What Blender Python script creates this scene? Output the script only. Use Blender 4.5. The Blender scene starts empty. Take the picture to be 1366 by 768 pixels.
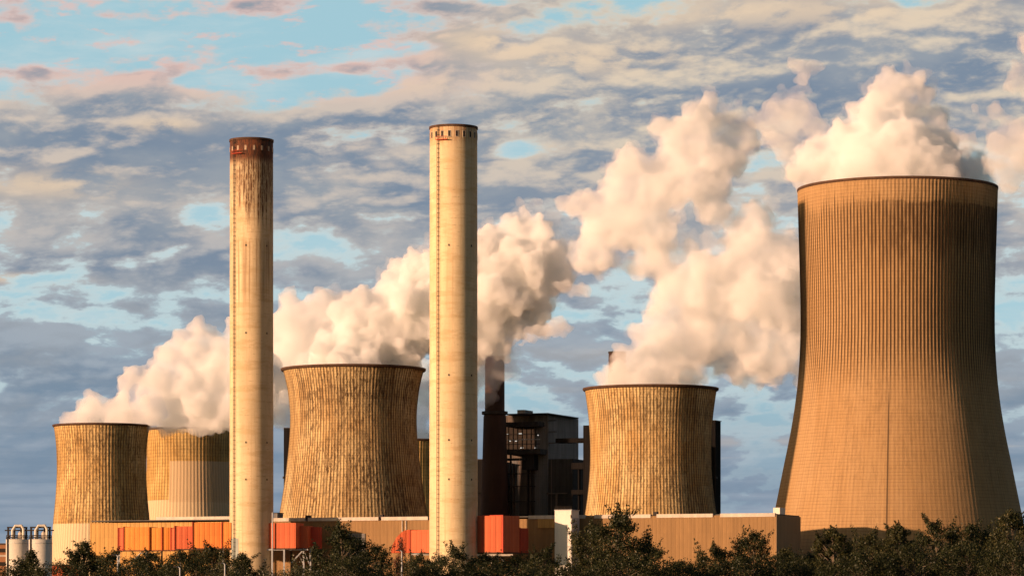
import bpy, bmesh, math, random
from math import sin, cos, pi, radians, atan2, sqrt
from mathutils import Vector, noise as mnoise

random.seed(7)
scene = bpy.context.scene
COL = scene.collection
F = 4300.0            # focal length in photograph pixels (1366 wide)
CZ = 2.0              # eye height
HY = 800.0            # row of the horizon in the photograph

def wx(px, D): return (px - 683.0) / F * D
def wz(py, D): return CZ + (HY - py) / F * D

# ------------------------------------------------------------------ helpers
def link(o):
    COL.objects.link(o); return o

def tag(o, label=None, cat=None, group=None, kind=None):
    if label: o['label'] = label
    if cat: o['category'] = cat
    if group: o['group'] = group
    if kind: o['kind'] = kind
    return o

def thing(name, label, cat, loc=(0, 0, 0), rz=0.0, group=None):
    o = bpy.data.objects.new(name, None)
    o.empty_display_size = 2
    link(o); o.location = loc; o.rotation_euler = (0, 0, rz)
    return tag(o, label, cat, group)

def obj(name, bm, mat, parent=None, smooth=False, loc=None):
    me = bpy.data.meshes.new(name)
    bm.to_mesh(me); bm.free()
    if mat: me.materials.append(mat)
    if smooth:
        for p in me.polygons: p.use_smooth = True
    o = bpy.data.objects.new(name, me); link(o)
    if parent: o.parent = parent
    if loc: o.location = loc
    return o

def add_box(bm, x0, x1, y0, y1, z0, z1):
    vs = [bm.verts.new(p) for p in ((x0,y0,z0),(x1,y0,z0),(x1,y1,z0),(x0,y1,z0),(x0,y0,z1),(x1,y0,z1),(x1,y1,z1),(x0,y1,z1))]
    for f in ((0,3,2,1),(4,5,6,7),(0,1,5,4),(1,2,6,5),(2,3,7,6),(3,0,4,7)):
        bm.faces.new([vs[i] for i in f])
    return vs

def box(x0, x1, y0, y1, z0, z1):
    bm = bmesh.new(); add_box(bm, x0, x1, y0, y1, z0, z1); return bm

def add_prism(bm, pts, z0, z1):
    a = [bm.verts.new((x, y, z0)) for x, y in pts]
    b = [bm.verts.new((x, y, z1)) for x, y in pts]
    n = len(pts)
    bm.faces.new(a[::-1]); bm.faces.new(b)
    for i in range(n):
        bm.faces.new((a[i], a[(i+1) % n], b[(i+1) % n], b[i]))

def add_tube(bm, pts, rad, n=6, caps=True):
    pts = [Vector(p) for p in pts]
    if not isinstance(rad, (list, tuple)): rad = [rad] * len(pts)
    rings = []
    for i, p in enumerate(pts):
        if i == 0: d = pts[1] - pts[0]
        elif i == len(pts) - 1: d = pts[-1] - pts[-2]
        else: d = pts[i+1] - pts[i-1]
        d.normalize()
        u = d.cross(Vector((0, 1, 0)) if abs(d.y) < 0.9 else Vector((1, 0, 0))); u.normalize()
        v = d.cross(u)
        rings.append([bm.verts.new(p + (u * cos(2*pi*k/n) + v * sin(2*pi*k/n)) * rad[i]) for k in range(n)])
    for a, b in zip(rings, rings[1:]):
        for k in range(n):
            bm.faces.new((a[k], a[(k+1) % n], b[(k+1) % n], b[k]))
    if caps:
        bm.faces.new(rings[0][::-1]); bm.faces.new(rings[-1])

def tube(pts, rad, n=6):
    bm = bmesh.new(); add_tube(bm, pts, rad, n); return bm

def add_lathe(bm, prof, n, rmod=None, closed=True, y0=0.0, x0=0.0):
    """prof: list of (r, z); rmod(k, z) -> radius offset"""
    rings = []
    for r, z in prof:
        ring = []
        for k in range(n):
            a = 2 * pi * k / n
            rr = r + (rmod(k, z) if rmod else 0)
            ring.append(bm.verts.new((x0 + rr * sin(a), y0 - rr * cos(a), z)))
        rings.append(ring)
    for a, b in zip(rings, rings[1:]):
        for k in range(n):
            bm.faces.new((a[k], a[(k+1) % n], b[(k+1) % n], b[k]))
    return rings

# ------------------------------------------------------------------ materials
def newmat(name):
    m = bpy.data.materials.new(name); m.use_nodes = True
    nt = m.node_tree
    for n in list(nt.nodes): nt.nodes.remove(n)
    return m, nt

class NB:
    """small node builder"""
    def __init__(s, nt): s.nt = nt
    def n(s, t, **kw):
        nd = s.nt.nodes.new(t)
        for k, v in kw.items(): setattr(nd, k, v)
        return nd
    def set(s, sock, v):
        if v is None: return
        if hasattr(v, 'is_output'): s.nt.links.new(v, sock)
        else: sock.default_value = v
    def m(s, op, a, b=None, c=None, clamp=False):
        nd = s.n('ShaderNodeMath', operation=op, use_clamp=clamp)
        s.set(nd.inputs[0], a); s.set(nd.inputs[1], b)
        if c is not None: s.set(nd.inputs[2], c)
        return nd.outputs[0]
    def vec(s, x, y, z=0.0):
        nd = s.n('ShaderNodeCombineXYZ')
        s.set(nd.inputs[0], x); s.set(nd.inputs[1], y); s.set(nd.inputs[2], z)
        return nd.outputs[0]
    def noise(s, v, scale=1.0, detail=4.0, rough=0.55, dist=0.0, out=0):
        nd = s.n('ShaderNodeTexNoise')
        s.set(nd.inputs['Vector'], v); nd.inputs['Scale'].default_value = scale
        nd.inputs['Detail'].default_value = detail; nd.inputs['Roughness'].default_value = rough
        nd.inputs['Distortion'].default_value = dist
        return nd.outputs[out]
    def ss(s, v, a, b, lo=0.0, hi=1.0):
        nd = s.n('ShaderNodeMapRange', interpolation_type='SMOOTHSTEP')
        s.set(nd.inputs[0], v); nd.inputs[1].default_value = a; nd.inputs[2].default_value = b
        nd.inputs[3].default_value = lo; nd.inputs[4].default_value = hi
        return nd.outputs[0]
    def mix(s, f, a, b, mode='MIX'):
        nd = s.n('ShaderNodeMix', data_type='RGBA', blend_type=mode)
        s.set(nd.inputs[0], f)
        for i, v in ((6, a), (7, b)):
            if isinstance(v, (tuple, list)) and len(v) == 3: v = tuple(v) + (1,)
            s.set(nd.inputs[i], v)
        return nd.outputs[2]
    def objco(s):
        tc = s.n('ShaderNodeTexCoord')
        sp = s.n('ShaderNodeSeparateXYZ'); s.nt.links.new(tc.outputs['Object'], sp.inputs[0])
        return tc.outputs['Object'], sp.outputs[0], sp.outputs[1], sp.outputs[2]
    def out(s, col, rough=0.85, bump=None, bdist=0.1, bstr=0.5, spec=0.3, metal=0.0):
        b = s.n('ShaderNodeBsdfPrincipled')
        s.set(b.inputs['Base Color'], col if not (isinstance(col, tuple) and len(col) == 3) else col + (1,))
        s.set(b.inputs['Roughness'], rough)
        b.inputs['Specular IOR Level'].default_value = spec
        b.inputs['Metallic'].default_value = metal
        if bump is not None:
            bp = s.n('ShaderNodeBump'); bp.inputs['Strength'].default_value = bstr
            bp.inputs['Distance'].default_value = bdist
            s.set(bp.inputs['Height'], bump); s.nt.links.new(bp.outputs[0], b.inputs['Normal'])
        o = s.n('ShaderNodeOutputMaterial'); s.nt.links.new(b.outputs[0], o.inputs[0])
        return b

def simple(name, col, rough=0.7, var=0.25, scale=0.5, metal=0.0, streak=True):
    m, nt = newmat(name); b = NB(nt)
    v, x, y, z = b.objco()
    nz = b.noise(b.vec(x, y, b.m('MULTIPLY', z, 0.25 if streak else 1.0)), scale, 5, 0.6)
    nf = b.noise(v, scale * 7, 3, 0.6)
    c = b.mix(b.ss(nz, 0.3, 0.7), tuple(k * (1 - var) for k in col), tuple(min(1, k * (1 + var * 0.6)) for k in col))
    c = b.mix(b.ss(nf, 0.35, 0.75, 0, 0.25), c, tuple(k * 0.6 for k in col))
    b.out(c, rough, spec=0.25, metal=metal)
    return m

def cladding(name, col, pitch=1.2, depth=0.6, var=0.15, axis='x', col2=None, lines=0.35):
    """profiled sheet cladding with real wear; pitch in metres along local x"""
    m, nt = newmat(name); b = NB(nt)
    v, x, y, z = b.objco()
    t = x if axis == 'x' else y
    ph = b.m('FRACT', b.m('DIVIDE', t, pitch))
    tri = b.m('ABSOLUTE', b.m('SUBTRACT', ph, 0.5))          # 0..0.5
    rib = b.ss(tri, 0.12, 0.22)
    pan = b.noise(b.vec(b.m('FLOOR', b.m('DIVIDE', t, pitch * 3)), b.m('FLOOR', b.m('DIVIDE', z, 6.0)), 3.3), 7.31, 0, 0.5)
    nz = b.noise(b.vec(t, y, b.m('MULTIPLY', z, 0.15)), 0.25, 5, 0.65)
    c = b.mix(b.ss(nz, 0.3, 0.75), tuple(k * (1 - var) for k in col), col2 or tuple(k * (1 + var) for k in col))
    c = b.mix(b.ss(pan, 0.35, 0.7, 0, 0.16), c, tuple(k * 0.7 for k in col))
    seam = b.ss(tri, 0.44, 0.49, 0, lines)
    hz = b.m('ABSOLUTE', b.m('SUBTRACT', b.m('FRACT', b.m('DIVIDE', z, 6.0)), 0.5))
    seam = b.m('MAXIMUM', seam, b.ss(hz, 0.485, 0.497, 0, lines * 0.8))
    c = b.mix(seam, c, tuple(k * 0.35 for k in col))
    b.out(c, 0.92 if max(col) < .2 else .7, bump=rib, bdist=0.25, bstr=depth, spec=.05 if max(col) < .2 else .2)
    return m

def tower_mat(name, base, dark, ribs, H, light=None, grime=1.0, band=None, patch=None, streakline=None, ribdark=0.4, ribmask=None, rimstain=0.35, lift=1.3, mott=1.0, light_amt=0.6, ljs=.42):
    """weathered shell concrete: a = angle round the axis (0 faces the camera side), z = height"""
    base, dark = [(c_[0], c_[1] * .98, c_[2] * .84) for c_ in (base, dark)]
    if light: light = (light[0], light[1] * .98, light[2] * .84)
    m, nt = newmat(name); b = NB(nt)
    v, x, y, z = b.objco()
    a = b.m('ARCTAN2', x, b.m('MULTIPLY', y, -1))
    h = b.m('DIVIDE', z, H)
    # broad tone
    big = b.noise(b.vec(b.m('MULTIPLY', a, 2.2), b.m('MULTIPLY', h, 2.5), 1.7), 1.0, 4, 0.6)
    # vertical streaks: fine in angle, long in height
    st = b.noise(b.vec(b.m('MULTIPLY', a, ribs / 4.2), b.m('MULTIPLY', h, 3.0), 5.1), 1.0, 5, 0.65)
    st2 = b.noise(b.vec(b.m('MULTIPLY', a, ribs / 2.2), b.m('MULTIPLY', h, 7.0), 9.4), 1.0, 4, 0.7)
    # mottling: small blots about the size of a lift
    mo = b.noise(b.vec(b.m('MULTIPLY', a, ribs / 3.4), b.m('MULTIPLY', h, 36.0), 2.2), 1.0, 5, 0.8)
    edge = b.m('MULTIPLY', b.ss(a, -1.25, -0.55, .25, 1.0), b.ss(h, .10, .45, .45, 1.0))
    c = b.mix(b.ss(big, 0.35, 0.68), base, light or tuple(min(1, k * 1.25) for k in base))
    c = b.mix(b.ss(st, 0.46, 0.64, 0, 0.62 * grime), c, dark)
    zone = b.noise(b.vec(b.m('MULTIPLY', a, 3.0), b.m('MULTIPLY', h, 3.2), 15.0), 1.0, 3, 0.6)
    pal = b.noise(b.vec(b.m('MULTIPLY', a, ribs / 2.6), b.m('MULTIPLY', h, 11.0), 31.0), 1.0, 5, 0.8)
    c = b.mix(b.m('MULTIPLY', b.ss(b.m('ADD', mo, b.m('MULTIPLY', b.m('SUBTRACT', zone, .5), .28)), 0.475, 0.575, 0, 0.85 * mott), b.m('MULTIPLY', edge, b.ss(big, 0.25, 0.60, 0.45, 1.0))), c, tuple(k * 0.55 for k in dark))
    c = b.mix(b.m('MULTIPLY', b.ss(pal, 0.54, 0.64, 0, light_amt), b.ss(zone, .62, .40, .3, 1.0)), c, light or tuple(min(1, k * 1.4) for k in base))
    # lift joints
    lj = b.m('ABSOLUTE', b.m('SUBTRACT', b.m('FRACT', b.m('DIVIDE', z, lift)), 0.5))
    ljn = b.noise(b.vec(b.m('MULTIPLY', a, 5.0), b.m('FLOOR', b.m('ADD', b.m('DIVIDE', z, lift), .5)), 4.4), 1.37, 2, .6)
    c = b.mix(b.m('MULTIPLY', b.ss(lj, 0.36, 0.47, 0, ljs), b.ss(ljn, .35, .65, .6, 1.0)), c, tuple(k * 0.5 for k in dark))
    row = b.noise(b.vec(b.m('MULTIPLY', a, 1.1), b.m('FLOOR', b.m('DIVIDE', z, lift * 4)), 8.1), 3.31, 2, .6)
    c = b.mix(b.ss(row, .45, .7, 0, .28), c, light or tuple(min(1, k * 1.3) for k in base))
    # dirt beside the meridional ribs
    rp = b.m('ABSOLUTE', b.m('SUBTRACT', b.m('FRACT', b.m('MULTIPLY', a, ribs / (2 * pi))), 0.5))
    rl = b.ss(rp, 0.22 if ribmask else 0.28, 0.40, 0, ribdark)
    if ribmask:
        z0, z1, w = ribmask
        wob = b.m('MULTIPLY', b.m('SUBTRACT', b.noise(b.vec(b.m('MULTIPLY', a, ribs / 5.0), 0.5, 0.0), 1.0, 3, 0.7), 0.5), w * 2.2)
        zz = b.m('ADD', z, wob)
        rm = b.m('MULTIPLY', b.ss(zz, z0 - w, z0 + w), b.ss(zz, z1 + w * 0.3, z1 - w * 0.3))
        rl = b.m('MULTIPLY', rl, b.m('ADD', b.m('MULTIPLY', rm, 0.93), 0.07))
    c = b.mix(rl, c, tuple(k * 0.30 for k in dark))
    if rimstain:
        z0 = H * 0.905
        n1 = b.noise(b.vec(b.m('MULTIPLY', a, 5.0), 0.2, 0.0), 1.0, 5, 0.7)
        n2 = b.noise(b.vec(b.m('FLOOR', b.m('MULTIPLY', a, ribs / (2 * pi))), 0.7, 0.0), 0.77, 2, 0.7)
        top = b.m('MULTIPLY', b.m('SUBTRACT', n1, .5), H * .05)
        ln = b.m('MULTIPLY', b.m('MULTIPLY', n2, n1), H * .34)
        zz = b.m('SUBTRACT', z, top)
        rs = b.m('MULTIPLY', b.ss(b.m('ADD', zz, ln), z0 - H * .02, z0 + H * .03), b.ss(zz, z0 + H * .040, z0 + H * .034))
        rs = b.m('MULTIPLY', rs, b.ss(pal, 0.60, 0.47, .15, 1.0))
        rs = b.m('MULTIPLY', rs, b.ss(rp, .05, .3, .45, 1.0))
        rs = b.m('MULTIPLY', rs, b.ss(a, -1.0, 0.1, 0.0, 1.0))
        c = b.mix(b.m('MULTIPLY', rs, rimstain), c, tuple(k * 0.4 for k in dark))
    if band:
        z1, bc, amt = band
        c = b.mix(b.ss(z, z1 + 0.15, z1 - 0.15, 0, amt), c, b.mix(rl, bc, tuple(k * 0.55 for k in bc)))
    if patch:
        z0, z1, a0, pc, amt = patch
        f = b.m('MULTIPLY', b.m('MULTIPLY', b.ss(z, z0 - .1, z0 + .1), b.ss(z, z1 + .1, z1 - .1)), b.ss(a, a0 - .004, a0 + .004))
        c = b.mix(b.m('MULTIPLY', f, amt), c, b.mix(rl, pc, tuple(k * 0.6 for k in pc)))
    if streakline is not None:
        z1 = streakline[1]
        f = b.m('MULTIPLY', b.ss(b.m('ABSOLUTE', b.m('SUBTRACT', a, streakline[0])), 0.010, 0.004, 0, 0.8), b.ss(z, z1 + 12, z1 - 8))
        c = b.mix(f, c, (0.05, 0.03, 0.02))
    fn = b.noise(v, 1.6, 4, 0.7)
    b.out(c, 0.9, bump=b.m('ADD', b.m('MULTIPLY', mo, 0.6), fn), bdist=0.18, bstr=0.6, spec=0.15)
    return m

def shaft_mat(name, base, H, stained=False):
    base = (base[0], base[1] * .935, base[2] * .84)
    m, nt = newmat(name); b = NB(nt)
    v, x, y, z = b.objco()
    a = b.m('ARCTAN2', x, b.m('MULTIPLY', y, -1))
    big = b.noise(b.vec(b.m('MULTIPLY', a, 1.3), b.m('MULTIPLY', z, 0.03), 4.0), 1.0, 4, 0.6)
    lv = b.noise(b.vec(b.m('MULTIPLY', a, 0.5), b.m('MULTIPLY', z, 0.22), 8.0), 1.0, 4, 0.75)
    st = b.noise(b.vec(b.m('MULTIPLY', a, 11.0), b.m('MULTIPLY', z, 0.012), 3.0), 1.0, 4, 0.7)
    fn = b.noise(b.vec(b.m('MULTIPLY', a, 16.0), b.m('MULTIPLY', z, 0.9), 3.0), 1.0, 4, 0.7)
    c = b.mix(b.ss(big, 0.35, 0.65), tuple(k * 0.80 for k in base), base)
    c = b.mix(b.ss(lv, 0.47, 0.62, 0, 0.5), c, (base[0] * 0.70, base[1] * 0.60, base[2] * 0.5))
    c = b.mix(b.ss(st, 0.52, 0.72, 0, 0.42), c, (base[0] * 0.55, base[1] * 0.42, base[2] * 0.32))
    c = b.mix(b.ss(fn, 0.5, 0.8, 0, 0.22), c, (base[0] * 0.45, base[1] * 0.40, base[2] * 0.36))
    # climbing-form joints, some of them stained
    p = 2.9
    fr = b.m('ABSOLUTE', b.m('SUBTRACT', b.m('FRACT', b.m('DIVIDE', z, p)), 0.5))
    wn = b.noise(b.vec(b.m('MULTIPLY', a, 1.2), b.m('FLOOR', b.m('ADD', b.m('DIVIDE', z, p), 0.5)), 1.0), 3.7, 3, 0.7)
    c = b.mix(b.m('MULTIPLY', b.ss(fr, 0.455, 0.48), b.ss(wn, 0.50, 0.70, 0.02, 0.6)), c, (0.16, 0.10, 0.06))
    if stained:
        # soot and rust running down from the mouth
        run = b.noise(b.vec(b.m('MULTIPLY', a, 3.5), 0.0, 6.0), 1.0, 3, 0.75)
        run2 = b.noise(b.vec(b.m('FLOOR', b.m('MULTIPLY', a, 9.0)), 0.0, 11.0), .83, 2, 0.7)
        d = b.m('SUBTRACT', H, z)
        lim = b.m('MULTIPLY', b.m('SUBTRACT', b.m('ADD', b.m('MULTIPLY', run, 0.7), b.m('MULTIPLY', run2, 0.9)), 0.44), 80.0)
        brick = b.noise(b.vec(b.m('MULTIPLY', a, 9.0), b.m('MULTIPLY', z, 0.22), 2.0), 1.0, 5, 0.8)
        f = b.ss(b.m('SUBTRACT', lim, d), -6.0, 4.0, 0, 1)
        f = b.m('MULTIPLY', f, b.ss(b.m('FRACT', b.m('MULTIPLY', a, 9.0)), .12, .3, .15, 1))
        f = b.m('MULTIPLY', f, b.ss(brick, 0.38, 0.54, 0.2, 0.95))
        f = b.m('MULTIPLY', f, b.ss(a, -1.2, -.3, .3, 1))
        c = b.mix(b.m('MULTIPLY', b.ss(d, 70, 20), b.ss(brick, .45, .65, 0, .35)), c, (.34, .16, .07))
        c = b.mix(f, c, (0.10, 0.045, 0.022))
        cap = b.ss(b.m('ADD', d, b.m('MULTIPLY', brick, 6.0)), 15.0, 10.5)
        c = b.mix(cap, c, b.mix(b.ss(brick, 0.4, 0.6), (0.16, 0.055, 0.025), (0.05, 0.028, 0.02)))
        low = b.m('MULTIPLY', b.ss(b.m('ADD', z, b.m('MULTIPLY', run, 40)), H * 0.72, H * 0.80), b.ss(b.m('ADD', z, b.m('MULTIPLY', run2, 6)), H * 0.80, H * 0.79))
        c = b.mix(b.m('MULTIPLY', low, b.ss(st, 0.45, 0.6, 0, 0.5)), c, (0.22, 0.13, 0.07))
    else:
        d = b.m('SUBTRACT', H, z)
        c = b.mix(b.m('MULTIPLY', b.ss(d, 10.5, 3.0), b.ss(st, 0.35, 0.65, 0.15, 0.8)), c, (0.30, 0.14, 0.06))
    b.out(c, 0.85, bump=fn, bdist=0.06, bstr=0.5, spec=0.2)
    return m

M = {}
CONC = (0.50, 0.40, 0.27)
M['steel'] = simple('galvanised_steel', (0.42, 0.43, 0.44), 0.5, 0.2, 0.8)
M['dark_steel'] = simple('dark_steel', (0.045, 0.038, 0.034), 0.9, 0.3, 0.3)
M['black'] = cladding('black_cladding', (0.045, 0.041, 0.040), 2.0, 0.4, 0.25, lines=0.6)
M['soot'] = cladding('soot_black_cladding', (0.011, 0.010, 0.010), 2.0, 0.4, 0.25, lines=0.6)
M['brown_clad'] = cladding('brown_cladding', (0.12, 0.095, 0.082), 1.6, 0.4, 0.25, lines=0.5)
M['grey_clad'] = cladding('grey_cladding', (0.19, 0.178, 0.172), 2.2, 0.4, 0.2, lines=0.5)
M['white_clad'] = simple('white_panel', (0.72, 0.68, 0.60), 0.6, 0.08, 0.3)
M['cap'] = simple('pale_roof_edge', (0.56, 0.48, 0.40), 0.7, 0.18, 0.4)
M['hall_yellow'] = cladding('ochre_cladding', (0.50, 0.28, 0.085), 2.2, 0.7, 0.14)
M['hall_beige'] = cladding('beige_cladding', (0.26, 0.150, 0.062), 1.7, 0.3, 0.14, lines=0.14)
M['hall_side'] = cladding('beige_cladding_side', (0.31, 0.20, 0.11), 1.7, 0.6, 0.10, axis='y', lines=0.22)
M['red'] = cladding('red_duct_paint', (0.56, 0.125, 0.05), 2.4, 0.5, 0.14, lines=0.3)
M['red_deep'] = cladding('deep_red_duct_paint', (0.44, 0.060, 0.030), 2.4, 0.5, 0.16, lines=0.35)
M['orange'] = cladding('orange_duct_paint', (0.70, 0.215, 0.045), 2.2, 0.6, 0.14, lines=0.35)
M['amber'] = cladding('amber_duct_paint', (0.70, 0.245, 0.045), 2.2, 0.6, 0.14, lines=0.35)
M['slot'] = simple('weathered_slot', (0.42, 0.31, 0.22), 0.9, 0.3, 1.0)
M['roof'] = simple('roof_felt', (0.12, 0.11, 0.10), 0.9, 0.2, 0.2)
M['hole'] = simple('dark_opening', (0.03, 0.022, 0.018), 0.9, 0.2, 1.0)
M['silo'] = simple('cream_silo_paint', (0.68, 0.62, 0.52), 0.6, 0.10, 0.15)
M['rim'] = simple('rusted_rim', (0.085, 0.045, 0.028), 0.85, 0.3, 0.6)
M['inner'] = simple('tower_inside', (0.14, 0.11, 0.09), 0.9, 0.3, 0.1)

# ------------------------------------------------------------------ cooling towers
def tower(name, label, cx, D, prof, mat, ribs=140, ribh=0.15, group=None, rim=True, rings=46, leg=True, ribfade=None):
    X = wx(cx, D)
    t = thing(name, label, 'cooling tower', (X, D, 0), 0, group)
    k = D / F
    pts = [(wz(py, D), r * k) for py, r in prof]      # (z, r), top first
    pts.sort()
    ztop = pts[-1][0]; zb = 9.0 if leg else 0.0
    def rad(z):
        # Catmull-Rom through the measured points
        n = len(pts)
        if z <= pts[0][0]:
            (z0, r0), (z1, r1) = pts[0], pts[1]
            return r0 + (r1 - r0) * (z - z0) / (z1 - z0)
        for i in range(n - 1):
            if pts[i][0] <= z <= pts[i+1][0] + 1e-6:
                z0, r0 = pts[i]; z1, r1 = pts[i+1]
                m0 = (r1 - pts[i-1][1]) / (z1 - pts[i-1][0]) if i > 0 else (r1 - r0) / (z1 - z0)
                m1 = (pts[i+2][1] - r0) / (pts[i+2][0] - z0) if i + 2 < n else (r1 - r0) / (z1 - z0)
                s = (z - z0) / (z1 - z0); d = z1 - z0
                return ((2*s**3 - 3*s*s + 1) * r0 + (s**3 - 2*s*s + s) * d * m0 + (-2*s**3 + 3*s*s) * r1 + (s**3 - s*s) * d * m1)
        return pts[-1][1]
    bm = bmesh.new()
    zs = [zb + (ztop - zb) * i / rings for i in range(rings + 1)]
    nn = ribs * 4
    wall = 0.9
    def rm(kk, z):
        if kk % 4: return 0.0
        if ribfade: return ribh * (.22 + .78 * max(0, min(1, (z - ribfade + 15) / 30)))
        return ribh
    outer = [(rad(z), z) for z in zs]
    ro = add_lathe(bm, outer, nn, rm)
    # inner face, same angular count so the lips join
    inner = [(rad(z) - wall, z) for z in zs[::-1]]
    ri = add_lathe(bm, inner, nn)
    for a, b2 in ((ro[-1], ri[0]), (ri[-1], ro[0])):
        for q in range(nn):
            bm.faces.new((a[q], a[(q+1) % nn], b2[(q+1) % nn], b2[q]))
    obj('shell', bm, mat, t, smooth=True)
    R = rad(ztop)
    if rim:
        bm = bmesh.new()
        o = [(R - wall - .02, ztop + .05), (R + 1.0, ztop + .05), (R + 1.0, ztop - .75), (R + .45, ztop - 1.3)]
        add_lathe(bm, o, 160)
        obj('rim_walkway', bm, M['rim'], t)
    if leg:
        rb = rad(zb)
        bm = bmesh.new(); n = 36
        for q in range(n):
            a0 = 2*pi*q/n
            for s in (-.5, .5):
                a1 = a0 + 2*pi/n*s
                add_tube(bm, [((rb-.5)*sin(a0), -(rb-.5)*cos(a0), zb+.3), ((rb+2)*sin(a1), -(rb+2)*cos(a1), 0)], .45, 6)
        obj('support_struts', bm, M['cap'], t)
    return t, rad, ztop, X

def H_of(py, D): return wz(py, D)
D_BIG, D_T2, D_T3, D_T1, D_T1B, D_T4 = 1435, 1580, 1570, 2000, 2150, 1980
m_big = tower_mat('tall_tower_concrete', (0.37, 0.228, 0.120), (0.15, 0.086, 0.048), 168, H_of(252, D_BIG), light=(0.40, 0.26, 0.15),
                  grime=0.35, ribdark=0.97, ribmask=(H_of(505, D_BIG), H_of(283, D_BIG), 14.0), mott=0.30, lift=1.5,
                  streakline=(-0.20, H_of(540, D_BIG)), light_amt=0.35, ljs=.38, rimstain=.9)
big, _, BZ, BX = tower('cooling_tower', 'tallest and widest orange-brown cooling tower on the right, with dark vertical ribs', 1197, D_BIG,
    [(252, 132), (280, 131.2), (306, 130.5), (357, 129), (419, 127.8), (465, 128.6), (515, 132.5), (569, 140.5), (624, 151.5), (679, 162.5), (720, 171), (806, 190)],
    m_big, ribs=168, ribh=0.30, rings=70, rim=False, ribfade=H_of(505, D_BIG))
bm = bmesh.new()
Rb = 132 * D_BIG / F
add_lathe(bm, [(Rb - 1.0, BZ + .02), (Rb + .45, BZ + .02), (Rb + .45, BZ - .9), (Rb + .2, BZ - 1.2)], 200)
obj('rim_lip', bm, M['rim'], big)

m_t2 = tower_mat('blotched_concrete', (0.50, 0.325, 0.165), (0.085, 0.044, 0.026), 130, H_of(492, D_T2), light=(0.66, 0.50, 0.30), ribdark=0.75, mott=1.0)
tower('cooling_tower', 'broad blotched brown cooling tower between the two pale chimneys', 471.5, D_T2,
    [(492, 94), (505, 90.5), (522, 87), (554, 84), (585, 85), (616, 88), (647, 92), (691, 99.5), (806, 124)], m_t2, ribs=130)
m_t3 = tower_mat('golden_blotched_concrete', (0.55, 0.345, 0.155), (0.10, 0.054, 0.030), 120, H_of(518, D_T3), light=(0.70, 0.54, 0.32), ribdark=0.75, mott=0.8, grime=0.8)
tower('cooling_tower', 'golden streaked cooling tower beside the tallest one, right of the black boiler house', 868, D_T3,
    [(518, 88), (530, 86), (560, 82.3), (602, 80.3), (645, 82.3), (686, 87.5), (806, 108)], m_t3, ribs=120)
m_t1 = tower_mat('far_golden_concrete', (0.56, 0.35, 0.15), (0.12, 0.062, 0.032), 90, H_of(567, D_T1), light=(0.72, 0.52, 0.28), ribdark=0.6, mott=0.85,
                 band=(H_of(699, D_T1), (0.60, 0.47, 0.30), 1.0), lift=2.0)
tower('cooling_tower', 'leftmost cooling tower, golden with a paler base, behind the twin silos', 135.5, D_T1,
    [(567, 63), (580, 61), (599, 59.2), (629, 58.6), (659, 60), (697, 63.5), (748, 67), (806, 72)], m_t1, ribs=90, ribh=.3)
m_t1b = tower_mat('patched_concrete', (0.48, 0.29, 0.11), (0.13, 0.075, 0.035), 84, H_of(572, D_T1B), light=(0.60, 0.42, 0.20), ribdark=0.5, mott=0.35, grime=0.6,
                  band=(H_of(668, D_T1B), (0.56, 0.43, 0.27), 1.0), patch=(H_of(671, D_T1B), H_of(617, D_T1B), -0.40, (0.50, 0.37, 0.23), .9), lift=2.2)
tower('cooling_tower', 'patched cooling tower half hidden behind the soot-topped chimney, its rim lost in steam', 255, D_T1B,
    [(572, 61), (590, 59.3), (620, 58.6), (658, 60.5), (694, 63), (806, 75)], m_t1b, ribs=84, ribh=.3)
m_t4 = tower_mat('sliver_concrete', (0.50, 0.33, 0.14), (0.13, 0.075, 0.035), 84, H_of(587, D_T4), ribdark=0.5, mott=0.35, grime=0.6, lift=2.0)
tower('cooling_tower', 'sliver of a low cooling tower showing between the blotched tower and the clean chimney', 548, D_T4,
    [(587, 49), (610, 47.5), (650, 47.5), (694, 52), (806, 62)], m_t4, ribs=84, ribh=.3)

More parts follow.
